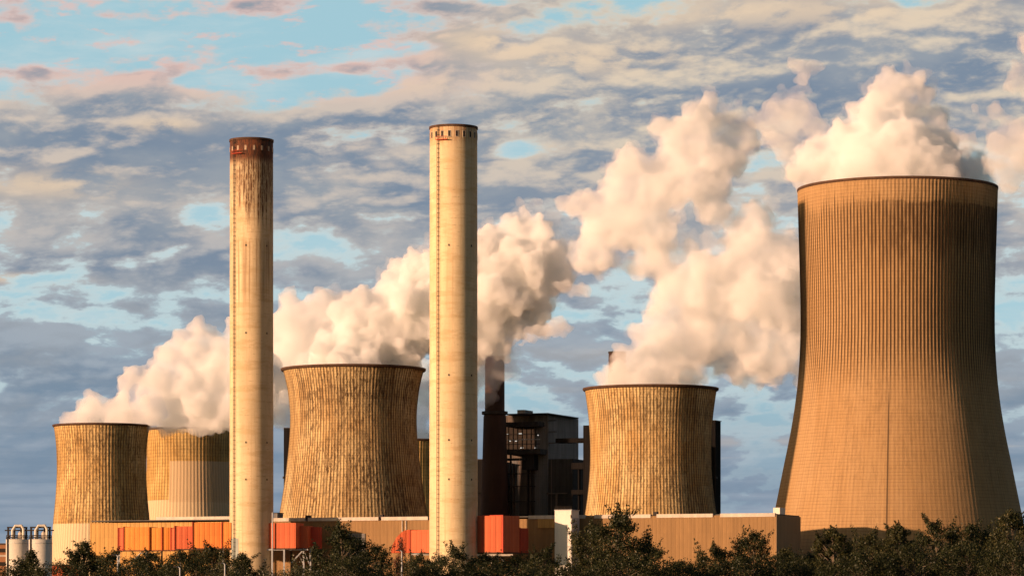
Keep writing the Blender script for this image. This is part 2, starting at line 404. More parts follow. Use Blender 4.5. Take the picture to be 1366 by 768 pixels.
# ------------------------------------------------------------------ chimneys
D_C1, D_C2 = 1389, 1339
def chimney(label, cx, D, ytop, rtop, rbot, mat, ladder_a, n_open, open_z, stained, dots):
    X = wx(cx, D); k = D / F; H = wz(ytop, D)
    t = thing('chimney', label, 'chimney', (X, D, 0), 0)
    bm = bmesh.new(); R = rtop * k; Rb = rbot * k
    prof = [(Rb + (R - Rb) * i / 40, H * i / 40) for i in range(41)]
    prof += [(R - 1.1, H), (R - 1.1, H - 14)]
    add_lathe(bm, prof, 96)
    obj('shaft', bm, mat, t, smooth=False)
    for p in t.children[0].data.polygons: p.use_smooth = abs(p.normal.z) < .5
    bm = bmesh.new()
    add_lathe(bm, [(R - 1.15, H + .03), (R + .28, H + .03), (R + .28, H - .9), (R - .05, H - .9)], 96)
    obj('rim_band', bm, M['rim'], t)
    # ladder in its cage
    def rr(z): return Rb + (R - Rb) * z / H
    bm = bmesh.new()
    for s in (-.45, .45):
        add_tube(bm, [((rr(z) + .5) * sin(ladder_a) + s * cos(ladder_a), -(rr(z) + .5) * cos(ladder_a) + s * sin(ladder_a), z) for z in (4, H * .5, H - .5)], .11, 4)
    z = 4.0
    while z < H - 1:
        r = rr(z)
        for s0, s1, e in ((-.45, .45, .5), (-.55, -.55, 0), (.55, .55, 0)):
            pass
        c, s = cos(ladder_a), sin(ladder_a)
        pts = []
        for q in range(5):
            w = pi * q / 4
            e = .15 + .75 * sin(w); u = -.5 * cos(w)
            pts.append(((r + e) * s + u * c, -(r + e) * c + u * s, z))
        add_tube(bm, pts, .075, 4)
        z += 1.9
    obj('ladder', bm, M['dark_steel'], t)
    for q in range(n_open):
        a = 2 * pi * (q + .5) / n_open
        if cos(a) < -.2: continue
        r = rr(open_z)
        bm = box(-.45, .45, -.10, .25, -1.0, 1.0) if stained else box(-.5, .5, -.10, .25, -1.2, 1.2)
        o = obj('vent_opening', bm, M['slot'] if stained else M['hole'], t); o.location = (r * sin(a), -r * cos(a), open_z); o.rotation_euler = (0, 0, a)
        if not stained:
            bm = bmesh.new()
            for x0, x1, z0, z1 in ((-.62, -.5, -1.32, 1.32), (.5, .62, -1.32, 1.32), (-.5, .5, 1.2, 1.32), (-.5, .5, -1.32, -1.2)):
                add_box(bm, x0, x1, -.14, .2, z0, z1)
            obj('frame', bm, M['cap'], o)
    # small service platform at the ladder head and hook bolts down the shaft
    bm = bmesh.new()
    pa = ladder_a + .12
    for q in range(7):
        a0 = pa - .16 + .07 * q; a1 = a0 + .07; r = rr(open_z - 2.5)
        pts = [(r * sin(a0), -r * cos(a0)), (r * sin(a1), -r * cos(a1)), ((r + 1.5) * sin(a1), -(r + 1.5) * cos(a1)), ((r + 1.5) * sin(a0), -(r + 1.5) * cos(a0))]
        add_prism(bm, pts, open_z - 2.6, open_z - 2.35)
        add_tube(bm, [((r+1.45) * sin(a0), -(r+1.45) * cos(a0), open_z - 2.4), ((r+1.45) * sin(a0), -(r+1.45) * cos(a0), open_z - 1.2)], .07, 4)
        add_tube(bm, [((r+1.45) * sin(a0), -(r+1.45) * cos(a0), open_z - 1.2), ((r+1.45) * sin(a1), -(r+1.45) * cos(a1), open_z - 1.2)], .07, 4)
    obj('service_platform', bm, M['red_deep'], t)
    for py in dots:
        zz = wz(py, D)
        for a in (-.18, .85):
            r = rr(zz)
            o = obj('warning_lamp', box(-.2, .2, -.25, .1, -.38, .38), M['dark_steel'], t)
            o.location = (r * sin(a), -r * cos(a), zz); o.rotation_euler = (0, 0, a)
    return t, H, X, R

H1 = wz(187, D_C1)
H2 = wz(170, D_C2)
mc1 = shaft_mat('soot_streaked_concrete', (0.70, 0.585, 0.40), H1, True)
mc2 = shaft_mat('pale_chimney_concrete', (0.74, 0.62, 0.42), H2, False)
c1, *_ = chimney('pale chimney with a dark rust-and-soot stained top, left of the two tall ones', 335.5, D_C1, 187, 28.8, 29.2, mc1, -0.78, 16, H1 - 4.4, True, (330, 446, 591, 640))
c2, *_ = chimney('clean pale chimney with a ring of small openings under its rim, taller of the two', 605, D_C2, 170, 31.7, 32.3, mc2, -0.66, 20, H2 - 3.9, False, (330, 502, 588, 640))
# blue-grey repaired corner at the foot of the stained chimney
for t_, py0, py1, a0, a1, D_, R_ in ((c1, 718, 745, -1.05, -.55, D_C1, 29.2), ):
    bm = bmesh.new(); r = R_ * D_ / F + .06
    n = 8
    for q in range(n):
        b0 = a0 + (a1 - a0) * q / n; b1 = a0 + (a1 - a0) * (q + 1) / n
        vs = [bm.verts.new(p) for p in ((r*sin(b0), -r*cos(b0), wz(py1, D_)), (r*sin(b1), -r*cos(b1), wz(py1, D_)), (r*sin(b1), -r*cos(b1), wz(py0, D_)), (r*sin(b0), -r*cos(b0), wz(py0, D_)))]
        bm.faces.new(vs)
    obj('painted_panel', bm, simple('grey_green_paint', (0.30, 0.33, 0.30), .8, .15, .5), t_)

# dark brick chimneys
mdk = simple('dark_brown_chimney', (0.050, 0.024, 0.016), 0.85, 0.35, 0.12)
def dark_chimney(label, cx, D, prof, collar=None):
    X = wx(cx, D); k = D / F
    t = thing('chimney', label, 'chimney', (X, D, 0))
    bm = bmesh.new()
    add_lathe(bm, [(r * k, wz(py, D)) for py, r in prof] + [(prof[-1][1] * k - .8, wz(prof[-1][0], D)), (prof[-1][1] * k - .8, wz(prof[-1][0], D) - 12)], 48)
    obj('shaft', bm, mdk, t, smooth=True)
    if collar:
        py, r = collar; z = wz(py, D); bm = bmesh.new()
        add_lathe(bm, [(r * k - 1.6, z - 1), (r * k + .9, z - .2), (r * k + .9, z + 1.3), (r * k - 1.6, z + 1.3)], 48)
        obj('gallery', bm, M['dark_steel'], t)
    bm = bmesh.new(); R = prof[-1][1] * k; H = wz(prof[-1][0], D)
    add_lathe(bm, [(R - .85, H + .03), (R + .35, H + .03), (R + .35, H - 1), (R, H - 1)], 48)
    obj('rim_band', bm, M['dark_steel'], t)
    return t
dark_chimney('dark brown chimney right behind the clean pale one, its top veiled by steam', 660, 1650, [(806, 22), (700, 19), (640, 17.2), (555, 15), (552, 13.2), (475, 13)], (552, 15))
dark_chimney('distant dark chimney whose top pokes out of the steam above the golden tower', 823.5, 2150, [(806, 17), (640, 14), (469, 11.5)])

# ------------------------------------------------------------------ long machine hall (turned about 21 degrees)
HU = Vector((298.1, -115.0)).normalized(); HN = Vector((-HU.y, HU.x))
RZ = atan2(HU.y, HU.x)
HL = Vector((wx(120, 1445), 1445.0))
ZT = wz(685.5, 1330)
def along(px, P0=None):
    P0 = P0 or HL; k = (px - 683.0) / F
    return (k * P0.y - P0.x) / (HU.x - k * HU.y)
def hall_D(px): return HL.y + HU.y * along(px)
hall = thing('machine_hall', 'long low beige and ochre clad hall running behind the chimneys in front of the towers', 'hall', (HL.x, HL.y, 0), RZ)
def hb(name, px0, px1, d0, d1, z0, z1, mat, parent=hall):
    return obj(name, box(along(px0), along(px1), d0, d1, z0, z1), mat, parent)
hb('ochre_wall', 120, 330, 0, 36, 0, ZT - .9, M['hall_yellow'])
hb('middle_wall', 330, 770, .35, 36, 0, ZT - .9, M['hall_beige'])
hb('east_wall', 770, 1035, 0, 35.7, 0, ZT - .2, M['hall_beige'])
obj('gable_wall', box(along(1035), along(1035) + .3, -.02, 35.9, 0, ZT - .22), M['hall_side'], hall)
# roof and its pale edge
hb('roof', 120.5, 1034.5, .8, 35.5, ZT - .15, ZT + .25, M['roof'])
for a, b_ in ((365, 407), (411, 505), (509, 571), (705, 742), (764, 781), (793, 868), (876, 951), (961, 1034)):
    D0 = hall_D((a + b_) / 2)
    hb('roof_edge', a, b_, -.35, 1.4, ZT - .95, ZT + .55, M['cap'])
hb('roof_edge', 200, 303, 6.0, 8.0, ZT + .30, ZT + 1.7, M['cap'])
for a in (408, 506, 872):
    hb('roof_vent', a - 1.5, a + 4, .5, 2.5, ZT - .1, ZT + 1.6, M['dark_steel'])
o = hb('rooftop_hut', 1024, 1033, 8, 16, ZT + .26, ZT + 3.0, M['white_clad'])
# dark inset panel row left of the white stair tower and a lighter lintel
hb('lintel', 718, 741, -.6, .3, ZT - 4.8, ZT - 1.0, M['hall_yellow'])
# lighter gutter posts
for a in (541, 536):
    hb('downpipe', a, a + .9, -.15, .34, ZT - 7.5, ZT - 1.1, M['cap'])
hb('duct_shadow_panel', 452, 487, -.0, .34, 0, ZT - 6.5, M['grey_clad'])  # grey panel standing in for the duct's stepped shadow on the wall

# white stair tower in front of the hall
SD = hall_D(752) - 12
P0 = Vector((wx(740, SD), SD))
st = thing('stair_tower', 'narrow white stair tower standing against the hall right of the clean chimney', 'stair tower', (P0.x, P0.y, 0), RZ)
w_ = along(762, P0)
zt = wz(680.5, SD)
obj('body', box(0, w_, 0, 9.5, 0, zt), M['white_clad'], st)
obj('cladding_side', box(w_, w_ + .25, .1, 9.4, 0, zt - 3), M['steel'], st)
obj('roof_coping', box(-.15, w_ + .3, -.15, 9.6, zt, zt + .35), M['steel'], st)
bm = bmesh.new()
for i in range(6):
    add_tube(bm, [(i * w_ / 5, .1, zt + .3), (i * w_ / 5, .1, zt + 1.5)], .08, 4)
add_tube(bm, [(0, .1, zt + 1.5), (w_, .1, zt + 1.5)], .08, 4); add_tube(bm, [(0, .1, zt + .95), (w_, .1, zt + .95)], .06, 4)
obj('railing', bm, M['dark_steel'], st)

# ------------------------------------------------------------------ flue ducts
def duct(label, segs, parent_px, name='flue_duct', supports=()):
    """segs: (px0, D0, px1, D1, ytop, ybot, depth, material, part name)"""
    X = wx(parent_px, segs[0][1])
    t = thing(name, label, 'flue duct', (X, segs[0][1], 0))
    O = Vector((X, segs[0][1]))
    for (p0, D0, p1, D1, yt, yb, dep, mat, pn) in segs:
        a = Vector((wx(p0, D0), D0)); b_ = Vector((wx(p1, D1), D1))
        L = (b_ - a).length
        Dm = (D0 + D1) / 2
        z0, z1 = wz(yb, Dm), wz(yt, Dm)
        o = obj(pn, box(0, L, 0, dep, z0, z1), mat, t)
        o.location = (a.x - O.x, a.y - O.y, 0); o.rotation_euler = (0, 0, atan2(b_.y - a.y, b_.x - a.x))
        # flange frame round the section's near edge
        bm = bmesh.new()
        add_box(bm, -.18, .18, -.35, dep, z0 - .25, z1 + .25)
        f = obj('flange', bm, M['red_deep'], o)
        bm = bmesh.new(); add_box(bm, .2, L - .02, -.25, .6, z0 - .55, z0 - .02)
        obj('lower_edge', bm, M['rim'], o)
    for (px, D, yt, mat) in supports:
        x = wx(px, D) - O.x; y = D - O.y
        o = obj('support_column', box(-.35, .35, -.35, .35, 0, wz(yt, D)), mat, t); o.location = (x, y, 0)
    return t, O
d1, O1 = duct('long amber and orange flue duct raised on columns, left of the soot-topped chimney', [
    (158, 1404, 165, 1403, 704, 733.5, 8, M['red'], 'duct_section'),
    (165, 1401, 199, 1397.5, 702.5, 733.2, 10, M['amber'], 'duct_section'),
    (199, 1398.5, 216, 1397, 703.5, 733.2, 9, M['amber'], 'duct_section'),
    (216, 1396, 228, 1396, 703, 733, 9, M['amber'], 'duct_section'),
    (228, 1395, 233, 1394, 704, 733, 9, M['red'], 'duct_section'),
    (233, 1392, 257, 1391, 701.5, 731.5, 9, M['red'], 'duct_section'),
    (257, 1388, 296, 1386, 696.5, 730.5, 9, M['orange'], 'duct_section'),
    (296, 1385, 308, 1384, 696.5, 730.5, 9, M['orange'], 'duct_section')], 158,
    supports=[(159, 1406, 733, M['steel']), (195, 1400, 733, M['steel']), (216, 1399, 733, M['dark_steel']), (240, 1396, 732, M['steel']), (262, 1392, 731, M['dark_steel']), (298, 1390, 731, M['steel'])])
bm = bmesh.new()
def LP(px, py, D, O): return (wx(px, D) - O.x, D - O.y, wz(py, D))
add_tube(bm, [LP(176, 750, 1402, O1), LP(188, 737, 1402, O1), LP(192, 737, 1402, O1), LP(201, 750, 1402, O1)], .35, 5)
obj('brace', bm, M['steel'], d1)
d2, O2 = duct('red-orange flue duct on a steel trestle, right of the soot-topped chimney', [
    (356, 1384, 394.5, 1380, 697, 730.5, 10, M['red'], 'duct_section'),
    (396, 1385, 411, 1384, 701, 730.5, 9, M['red'], 'duct_section'),
    (411.5, 1388, 428, 1388, 702.5, 731, 8, M['red_deep'], 'duct_section')], 356,
    supports=[(363, 1383, 731, M['steel']), (379, 1382, 731, M['steel']), (388.5, 1390, 731, M['dark_steel']), (405, 1384, 731, M['steel']), (414, 1388, 731, M['steel'])])
bm = bmesh.new()
bm.free()
for q0, q1, rr_ in (((389, 750, 1384), (404, 734, 1384), .3), ((413, 752, 1386), (406, 735, 1386), .25), ((398, 738, 1390), (404, 750, 1390), .2)):
    obj('brace', tube([LP(*q0, O2), LP(*q1, O2)], rr_, 5), M['steel'], d2)
obj('trestle_beam', box(0, wx(411, 1383) - O2.x, -1.2, -.4, wz(733.5, 1383), wz(731.6, 1383)), M['steel'], d2)
obj('pipe', tube([LP(363.5, 683, 1382, O2), LP(363.5, 732, 1382, O2)], .3, 8), M['steel'], d2)
d3, O3 = duct('orange-red flue duct with a sloped end, left of the clean pale chimney', [
    (547, 1350, 580, 1344, 706.5, 736.5, 10, M['red'], 'duct_section')], 523,
    supports=[(548, 1352, 737, M['dark_steel']), (556, 1352, 737, M['dark_steel'])])
bm = bmesh.new()
dd = 1356
pts = [(521, 737), (523.5, 726), (529, 716), (536, 709), (541, 706.5), (549, 706), (549, 737)]
fr = [bm.verts.new(LP(px, py, dd, O3)) for px, py in pts]; bk = [bm.verts.new((v.co.x, v.co.y + 7, v.co.z)) for v in fr]
bm.faces.new(fr); bm.faces.new(bk[::-1])
for i in range(len(fr)): bm.faces.new((fr[i], bk[i], bk[(i+1) % len(fr)], fr[(i+1) % len(fr)]))
obj('sloped_end', bm, M['red'], d3)
obj('trestle_beam', box(wx(549, 1348) - O3.x, wx(580, 1348) - O3.x, -3, -2.2, wz(740, 1348), wz(737.6, 1348)), M['steel'], d3)
d4, O4 = duct('faceted red-orange flue duct on a white trestle, right of the clean pale chimney', [
    (632, 1338, 643.5, 1337, 687.5, 736, 9, M['red'], 'duct_section'),
    (644, 1335.5, 670, 1333, 687.5, 736, 10, M['red'], 'duct_section'),
    (670.5, 1333, 693, 1343, 687.5, 736, 9, M['red'], 'duct_section'),
    (693.5, 1346, 705, 1350, 704, 737, 8, M['red_deep'], 'duct_section')], 632,
    supports=[(656, 1336, 737, M['cap']), (664.5, 1342, 737, M['steel'])])
bm = bmesh.new()
add_tube(bm, [LP(658, 760, 1340, O4), LP(663, 740, 1340, O4)], .25, 5)
add_tube(bm, [LP(664, 740, 1340, O4), LP(672, 748, 1340, O4)], .25, 5)
obj('brace', bm, M['steel'], d4)
obj('trestle_beam', box(wx(636, 1336) - O4.x, wx(684, 1336) - O4.x, -4, -3, wz(741, 1336), wz(738.5, 1336)), M['cap'], d4)

# ------------------------------------------------------------------ boiler house behind
def block(t, O, name, p0, p1, D, yt, yb, dep, mat, rot=True):
    a = Vector((wx(p0, D), D))
    if rot: L = along(p1, a)
    else: L = wx(p1, D) - a.x
    zt_ = wz(yt, D); zb_ = wz(yb, D) if yb else 0
    o = obj(name, box(0, L, 0, dep, zb_, zt_), mat, t)
    o.location = (a.x - O.x, a.y - O.y, 0)
    if rot: o.rotation_euler = (0, 0, RZ)
    return o
DB = 1670
OB = Vector((wx(674, DB), DB))
bh = thing('boiler_house', 'black boiler house with a recessed floor of small lights, right of the dark chimney', 'boiler house', (OB.x, OB.y, 0))
block(bh, OB, 'grey_stair_shaft', 713, 731, DB - 8, 553, None, 46, M['grey_clad'])
block(bh, OB, 'upper_wall', 668, 713, DB, 554, 568, 45, M['brown_clad'])
block(bh, OB, 'overhang', 674, 719, DB - 12, 563, 569, 8, M['black'])
block(bh, OB, 'recess_back', 670, 713, DB + 10, 566, 606, 30, M['hole'])
block(bh, OB, 'recess_sill', 674, 721, DB - 12, 599, 606, 22, M['dark_steel'])
block(bh, OB, 'lower_wall', 668, 713, DB + 2, 606, None, 40, M['brown_clad'])
bm = bmesh.new()
k = DB / F
add_lathe(bm, [(15 * k, 0), (15 * k, wz(626, DB)), (13.5 * k, wz(612, DB)), (0.1, wz(611, DB))], 40)
o = obj('round_vessel', bm, M['grey_clad'], bh, smooth=True); o.location = (wx(690, DB) - OB.x, 4, 0)
block(bh, OB, 'duct_elbow', 696, 712, DB - 12, 606, 626, 10, M['black'])
block(bh, OB, 'cable_tray', 675, 700, DB - 13, 611, 614, 3, M['dark_steel'])
block(bh, OB, 'roof_edge', 676, 731, DB - 10, 551.6, 553.4, 46, M['dark_steel'])
block(bh, OB, 'roof_penthouse', 690, 700, DB, 546.5, 552, 12, M['grey_clad'])
for i in range(7):
    px = 678 + i * 6
    block(bh, OB, 'gallery_post', px, px + .7, DB - 11, 568, 600, .8, M['dark_steel'])
for yy in (579, 586, 592):
    block(bh, OB, 'gallery_rail', 675, 720, DB - 11.5, yy, yy + .9, .5, M['steel' if yy == 586 else 'dark_steel'])
for i, px in enumerate((680, 684, 703, 707)):
    block(bh, OB, 'vertical_pipe', px, px + 1.3, DB - 10, 606 + (i % 2) * 12, None, 1.6, M['brown_clad' if i % 2 else 'dark_steel'])
for yy in (631, 648, 668):
    block(bh, OB, 'catwalk', 676, 712, DB - 11, yy, yy + 1.2, 2.5, M['dark_steel'])
for px in (735, 745, 755):
    block(bh, OB, 'annex_column', px, px + 1, DB - 22.6, 612, None, .5, M['brown_clad'])
for yy in (560, 575, 590):
    block(bh, OB, 'stair_landing', 732, 741, DB - 10, yy, yy + 1.1, 2, M['brown_clad'])
m_lamp, nt = newmat('white_lamp'); nb = NB(nt); e = nb.n('ShaderNodeEmission'); e.inputs[0].default_value = (1, .93, .82, 1); e.inputs[1].default_value = .55
o_ = nb.n('ShaderNodeOutputMaterial'); nt.links.new(e.outputs[0], o_.inputs[0])
for px, py, w in ((676, 579, 2.2), (692, 578, 3.6), (678, 588, 3), (687, 588, 2), (694, 597, 3.5), (713, 597, 1.4), (717, 580, 1.2)):
    block(bh, OB, 'floor_lamp', px, px + w, DB - 9, py - .5, py + .5, .5, m_lamp)
block(bh, OB, 'annex', 731.5, 764, DB - 22, 612, None, 40, M['black'])
block(bh, OB, 'annex_floor_edge', 729, 756, DB - 23, 657, 658.6, 1, M['brown_clad'])
block(bh, OB, 'annex_pipe', 741, 743.5, DB - 24, 658, None, 1.5, M['brown_clad'])
# dark block left of the dark chimney
ob = Vector((wx(638, 1660), 1660))
t = thing('plant_building', 'low black plant building squeezed between the clean pale chimney and the dark chimney', 'building', (ob.x, ob.y, 0))
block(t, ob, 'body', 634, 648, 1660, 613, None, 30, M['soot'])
block(t, ob, 'roof_parapet', 634, 648, 1659, 612, 613.2, 30, M['dark_steel'])
block(t, ob, 'pipe_rack', 634, 648, 1655, 657, 658.5, 2, M['dark_steel'])
# lift tower and bridges
ob = Vector((wx(778, 1600), 1600))
t = thing('lift_tower', 'slim black lift tower at the left edge of the golden cooling tower', 'tower', (ob.x, ob.y, 0))
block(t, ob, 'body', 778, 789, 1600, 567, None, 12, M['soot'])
block(t, ob, 'window_strip', 786, 786.6, 1599.5, 586, 592, .8, M['steel'])
ob = Vector((wx(744, 1600), 1600))
t = thing('conveyor_bridge', 'three-level black conveyor bridge linking the boiler house to the slim lift tower', 'bridge', (ob.x, ob.y, 0))
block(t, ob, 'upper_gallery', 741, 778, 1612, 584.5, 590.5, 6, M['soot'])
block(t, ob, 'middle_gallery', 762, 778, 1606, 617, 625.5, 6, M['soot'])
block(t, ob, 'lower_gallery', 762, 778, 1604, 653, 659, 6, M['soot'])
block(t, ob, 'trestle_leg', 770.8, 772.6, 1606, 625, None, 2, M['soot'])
# thin dark stacks beside the right flank of the golden tower and left flank of the blotched one
for (px0, px1, D, yt, lab) in ((944, 954.3, 1640, 561, 'thin dark lift shaft peeping past the right flank of the golden cooling tower'),
                               (378.5, 387, 1680, 571, 'thin black shaft peeping past the left flank of the blotched cooling tower')):
    ob = Vector((wx(px0, D), D))
    t = thing('service_shaft', lab, 'shaft', (ob.x, ob.y, 0))
    block(t, ob, 'body', px0, px1, D, yt, None, 9, M['soot'])
    block(t, ob, 'edge_beam', px1 - 1.4, px1 + .2, D - .4, yt + 2, None, 1, M['soot'])
    block(t, ob, 'roof_cap', px0, px1 + .4, D - .5, yt - .8, yt, 10, M['dark_steel'])
    block(t, ob, 'bracket', px0 - 1.5 if px0 < 600 else px1, px0 if px0 < 600 else px1 + .8, D - 1, 635, 638, 3, M['dark_steel'])

# small grey roof hut beyond the stained chimney
D = 1425; ob = Vector((wx(366, D), D))
t = thing('roof_cabin', 'small grey cabin above the red duct, just right of the soot-topped chimney', 'cabin', (ob.x, ob.y, 0))
block(t, ob, 'body', 365, 370, D, 684, None, 6, M['grey_clad'])
block(t, ob, 'roof', 364.7, 370.4, D - .3, 683.2, 684, 6.6, M['dark_steel'])

# ------------------------------------------------------------------ silos at the left edge
def silo(label, cx, D, r, yt):
    X = wx(cx, D); k = D / F
    t = thing('silo', label, 'silo', (X, D, 0), 0, None)
    R = r * k; z = wz(yt, D)
    bm = bmesh.new(); add_lathe(bm, [(R, 0), (R, z), (0.05, z + .5)], 56)
    obj('tank', bm, M['silo'], t, smooth=False)
    for p in t.children[0].data.polygons: p.use_smooth = abs(p.normal.z) < .5
    bm = bmesh.new()
    for zz in (z - 1.6, z * .62, z * .32):
        add_lathe(bm, [(R + .02, zz), (R + .12, zz), (R + .12, zz + .22), (R + .02, zz + .22)], 56)
    obj('hoop', bm, M['steel'], t)
    a = -.75
    bm = bmesh.new()
    add_tube(bm, [((R + .4) * sin(a), -(R + .4) * cos(a), 0), ((R + .4) * sin(a), -(R + .4) * cos(a), z + 1)], .28, 6)
    obj('riser_pipe', bm, M['dark_steel'], t)
    # steelwork and filter on top
    bm = bmesh.new(); h = 4.6
    for q in range(8):
        a = 2 * pi * q / 8 + .2
        add_tube(bm, [(R * .95 * sin(a), -R * .95 * cos(a), z), (R * .95 * sin(a), -R * .95 * cos(a), z + 1.6)], .14, 4)
    for q in range(24):
        a0 = 2 * pi * q / 24; a1 = 2 * pi * (q + 1) / 24
        for zz in (z + .9, z + 1.6):
            add_tube(bm, [(R * .95 * sin(a0), -R * .95 * cos(a0), zz), (R * .95 * sin(a1), -R * .95 * cos(a1), zz)], .12, 4, False)
    obj('railing', bm, M['dark_steel'], t)
    bm = bmesh.new()
    for x in (-R * .8, -R * .25, R * .35, R * .8):
        for y in (-R * .3, R * .3):
            add_tube(bm, [(x, y, z), (x, y, z + h)], .22, 4)
    add_box(bm, -R * .85, R * .85, -R * .4, R * .4, z + h, z + h + .5)
    add_box(bm, -R * 1.1, R * 1.15, -.3, .3, z + h - 1.2, z + h - .7)
    obj('top_frame', bm, M['dark_steel'], t)
    bm = bmesh.new()
    add_tube(bm, [(-R * .35, -R * .45, z), (-R * .35, -R * .45, z + h - 1), (-R * .1, -R * .45, z + h + .9), (R * .45, -R * .45, z + h + .9), (R * .62, -R * .45, z + h - .4), (R * .62, -R * .45, z)], .55, 8)
    obj('transfer_pipe', bm, M['silo'], t)
    bm = bmesh.new(); add_lathe(bm, [(.9, z + .4), (.9, z + 2.6), (.3, z + 3.3)], 12)
    o = obj('filter_cap', bm, M['cap'], t); o.location = (R * .3, -R * .2, 0)
    return t
silo('left one of two cream silos at the left edge, topped by pipes and railings', 23, 1300, 15, 719)
silo('right one of two cream silos, nearest the leftmost cooling tower', 54, 1290, 15.5, 719)

D = 1420; ob = Vector((wx(-22, D), D))
t = thing('brick_building', 'brown brick building at the very left edge beside the silos', 'building', (ob.x, ob.y, 0))
bmk = simple('brown_brick', (0.33, 0.15, 0.07), .8, .2, .5)
o = block(t, ob, 'wall', -22, 14, D, 726, None, 20, bmk, False)
block(t, ob, 'roof_parapet', -22, 14, D - .4, 724, 726, 20, M['rim'], False)
for py in (734, 752): block(t, ob, 'window_band', -20, 12, D - .3, py - 3, py + 2, .5, M['hole'], False)
for py in (741, ): block(t, ob, 'pale_band', -20, 12, D - .35, py - 1.5, py + 1, .5, M['cap'], False)
D = 1500; ob = Vector((wx(64, D), D))
t = thing('red_shed', 'low red shed between the silos and the ochre hall', 'shed', (ob.x, ob.y, 0))
block(t, ob, 'wall', 64, 112, D, 753.5, None, 12, M['red'], False)
block(t, ob, 'roof', 63.5, 112.5, D - .6, 752.5, 753.5, 13, M['rim'], False)

# ------------------------------------------------------------------ ground
m, nt = newmat('meadow'); b = NB(nt); v, x, y, z = b.objco()
n1 = b.noise(v, .02, 5, .6); n2 = b.noise(v, .7, 5, .7)
c = b.mix(b.ss(n1, .35, .65), (0.045, 0.055, 0.02), (0.085, 0.08, 0.035))
c = b.mix(b.ss(n2, .4, .7, 0, .6), c, (0.03, 0.035, 0.014))
b.out(c, .95, bump=n2, bdist=.3)
bm = bmesh.new()
NG = 40
gv = [[bm.verts.new(((i / NG - .5) * 30000, (j / NG) * 32000 - 4000, 0)) for i in range(NG + 1)] for j in range(NG + 1)]
for j in range(NG):
    for i in range(NG): bm.faces.new((gv[j][i], gv[j][i+1], gv[j+1][i+1], gv[j+1][i]))
tag(obj('ground', bm, m), 'dark grassy plain under trees and plant', kind='structure')
m = simple('asphalt', (0.05, 0.05, 0.052), .9, .15, .3)
tag(obj('plant_road', box(-420, 420, 560, 568, 0.004, 0.05), m), 'asphalt works road behind the trees', kind='structure')

# ------------------------------------------------------------------ trees
def leafmat(name, c0, c1, c2):
    m, nt = newmat(name); b = NB(nt)
    g = b.n('ShaderNodeNewGeometry')
    tc = b.n('ShaderNodeTexCoord')
    r = g.outputs['Random Per Island']
    nz = b.noise(tc.outputs['Object'], .55, 2, .5)
    c = b.mix(b.ss(b.m('ADD', b.m('MULTIPLY', r, .6), b.m('MULTIPLY', nz, .6)), .3, .85), c0, c1)
    c = b.mix(b.ss(r, .93, .99), c, c2)
    d = b.n('ShaderNodeBsdfDiffuse'); b.set(d.inputs[0], c)
    tr = b.n('ShaderNodeBsdfTranslucent'); b.set(tr.inputs[0], c)
    gl = b.n('ShaderNodeBsdfGlossy'); gl.inputs['Roughness'].default_value = .5; gl.inputs[0].default_value = (.5, .5, .5, 1)
    mx = b.n('ShaderNodeMixShader'); mx.inputs[0].default_value = .3
    nt.links.new(d.outputs[0], mx.inputs[1]); nt.links.new(tr.outputs[0], mx.inputs[2])
    m2 = b.n('ShaderNodeMixShader'); m2.inputs[0].default_value = .03
    nt.links.new(mx.outputs[0], m2.inputs[1]); nt.links.new(gl.outputs[0], m2.inputs[2])
    o = b.n('ShaderNodeOutputMaterial'); nt.links.new(m2.outputs[0], o.inputs[0])
    return m
LEAF = [leafmat('dark_leaf', (.014, .021, .007), (.042, .045, .015), (.12, .10, .045)),
        leafmat('olive_leaf', (.020, .027, .009), (.062, .058, .019), (.15, .12, .05)),
        leafmat('red_leaf', (.06, .022, .012), (.16, .05, .025), (.22, .10, .05)),
        leafmat('blossom_leaf', (.05, .06, .02), (.13, .12, .06), (.65, .60, .48))]
BARK = simple('bark', (.16, .12, .085), .9, .35, 2.0)

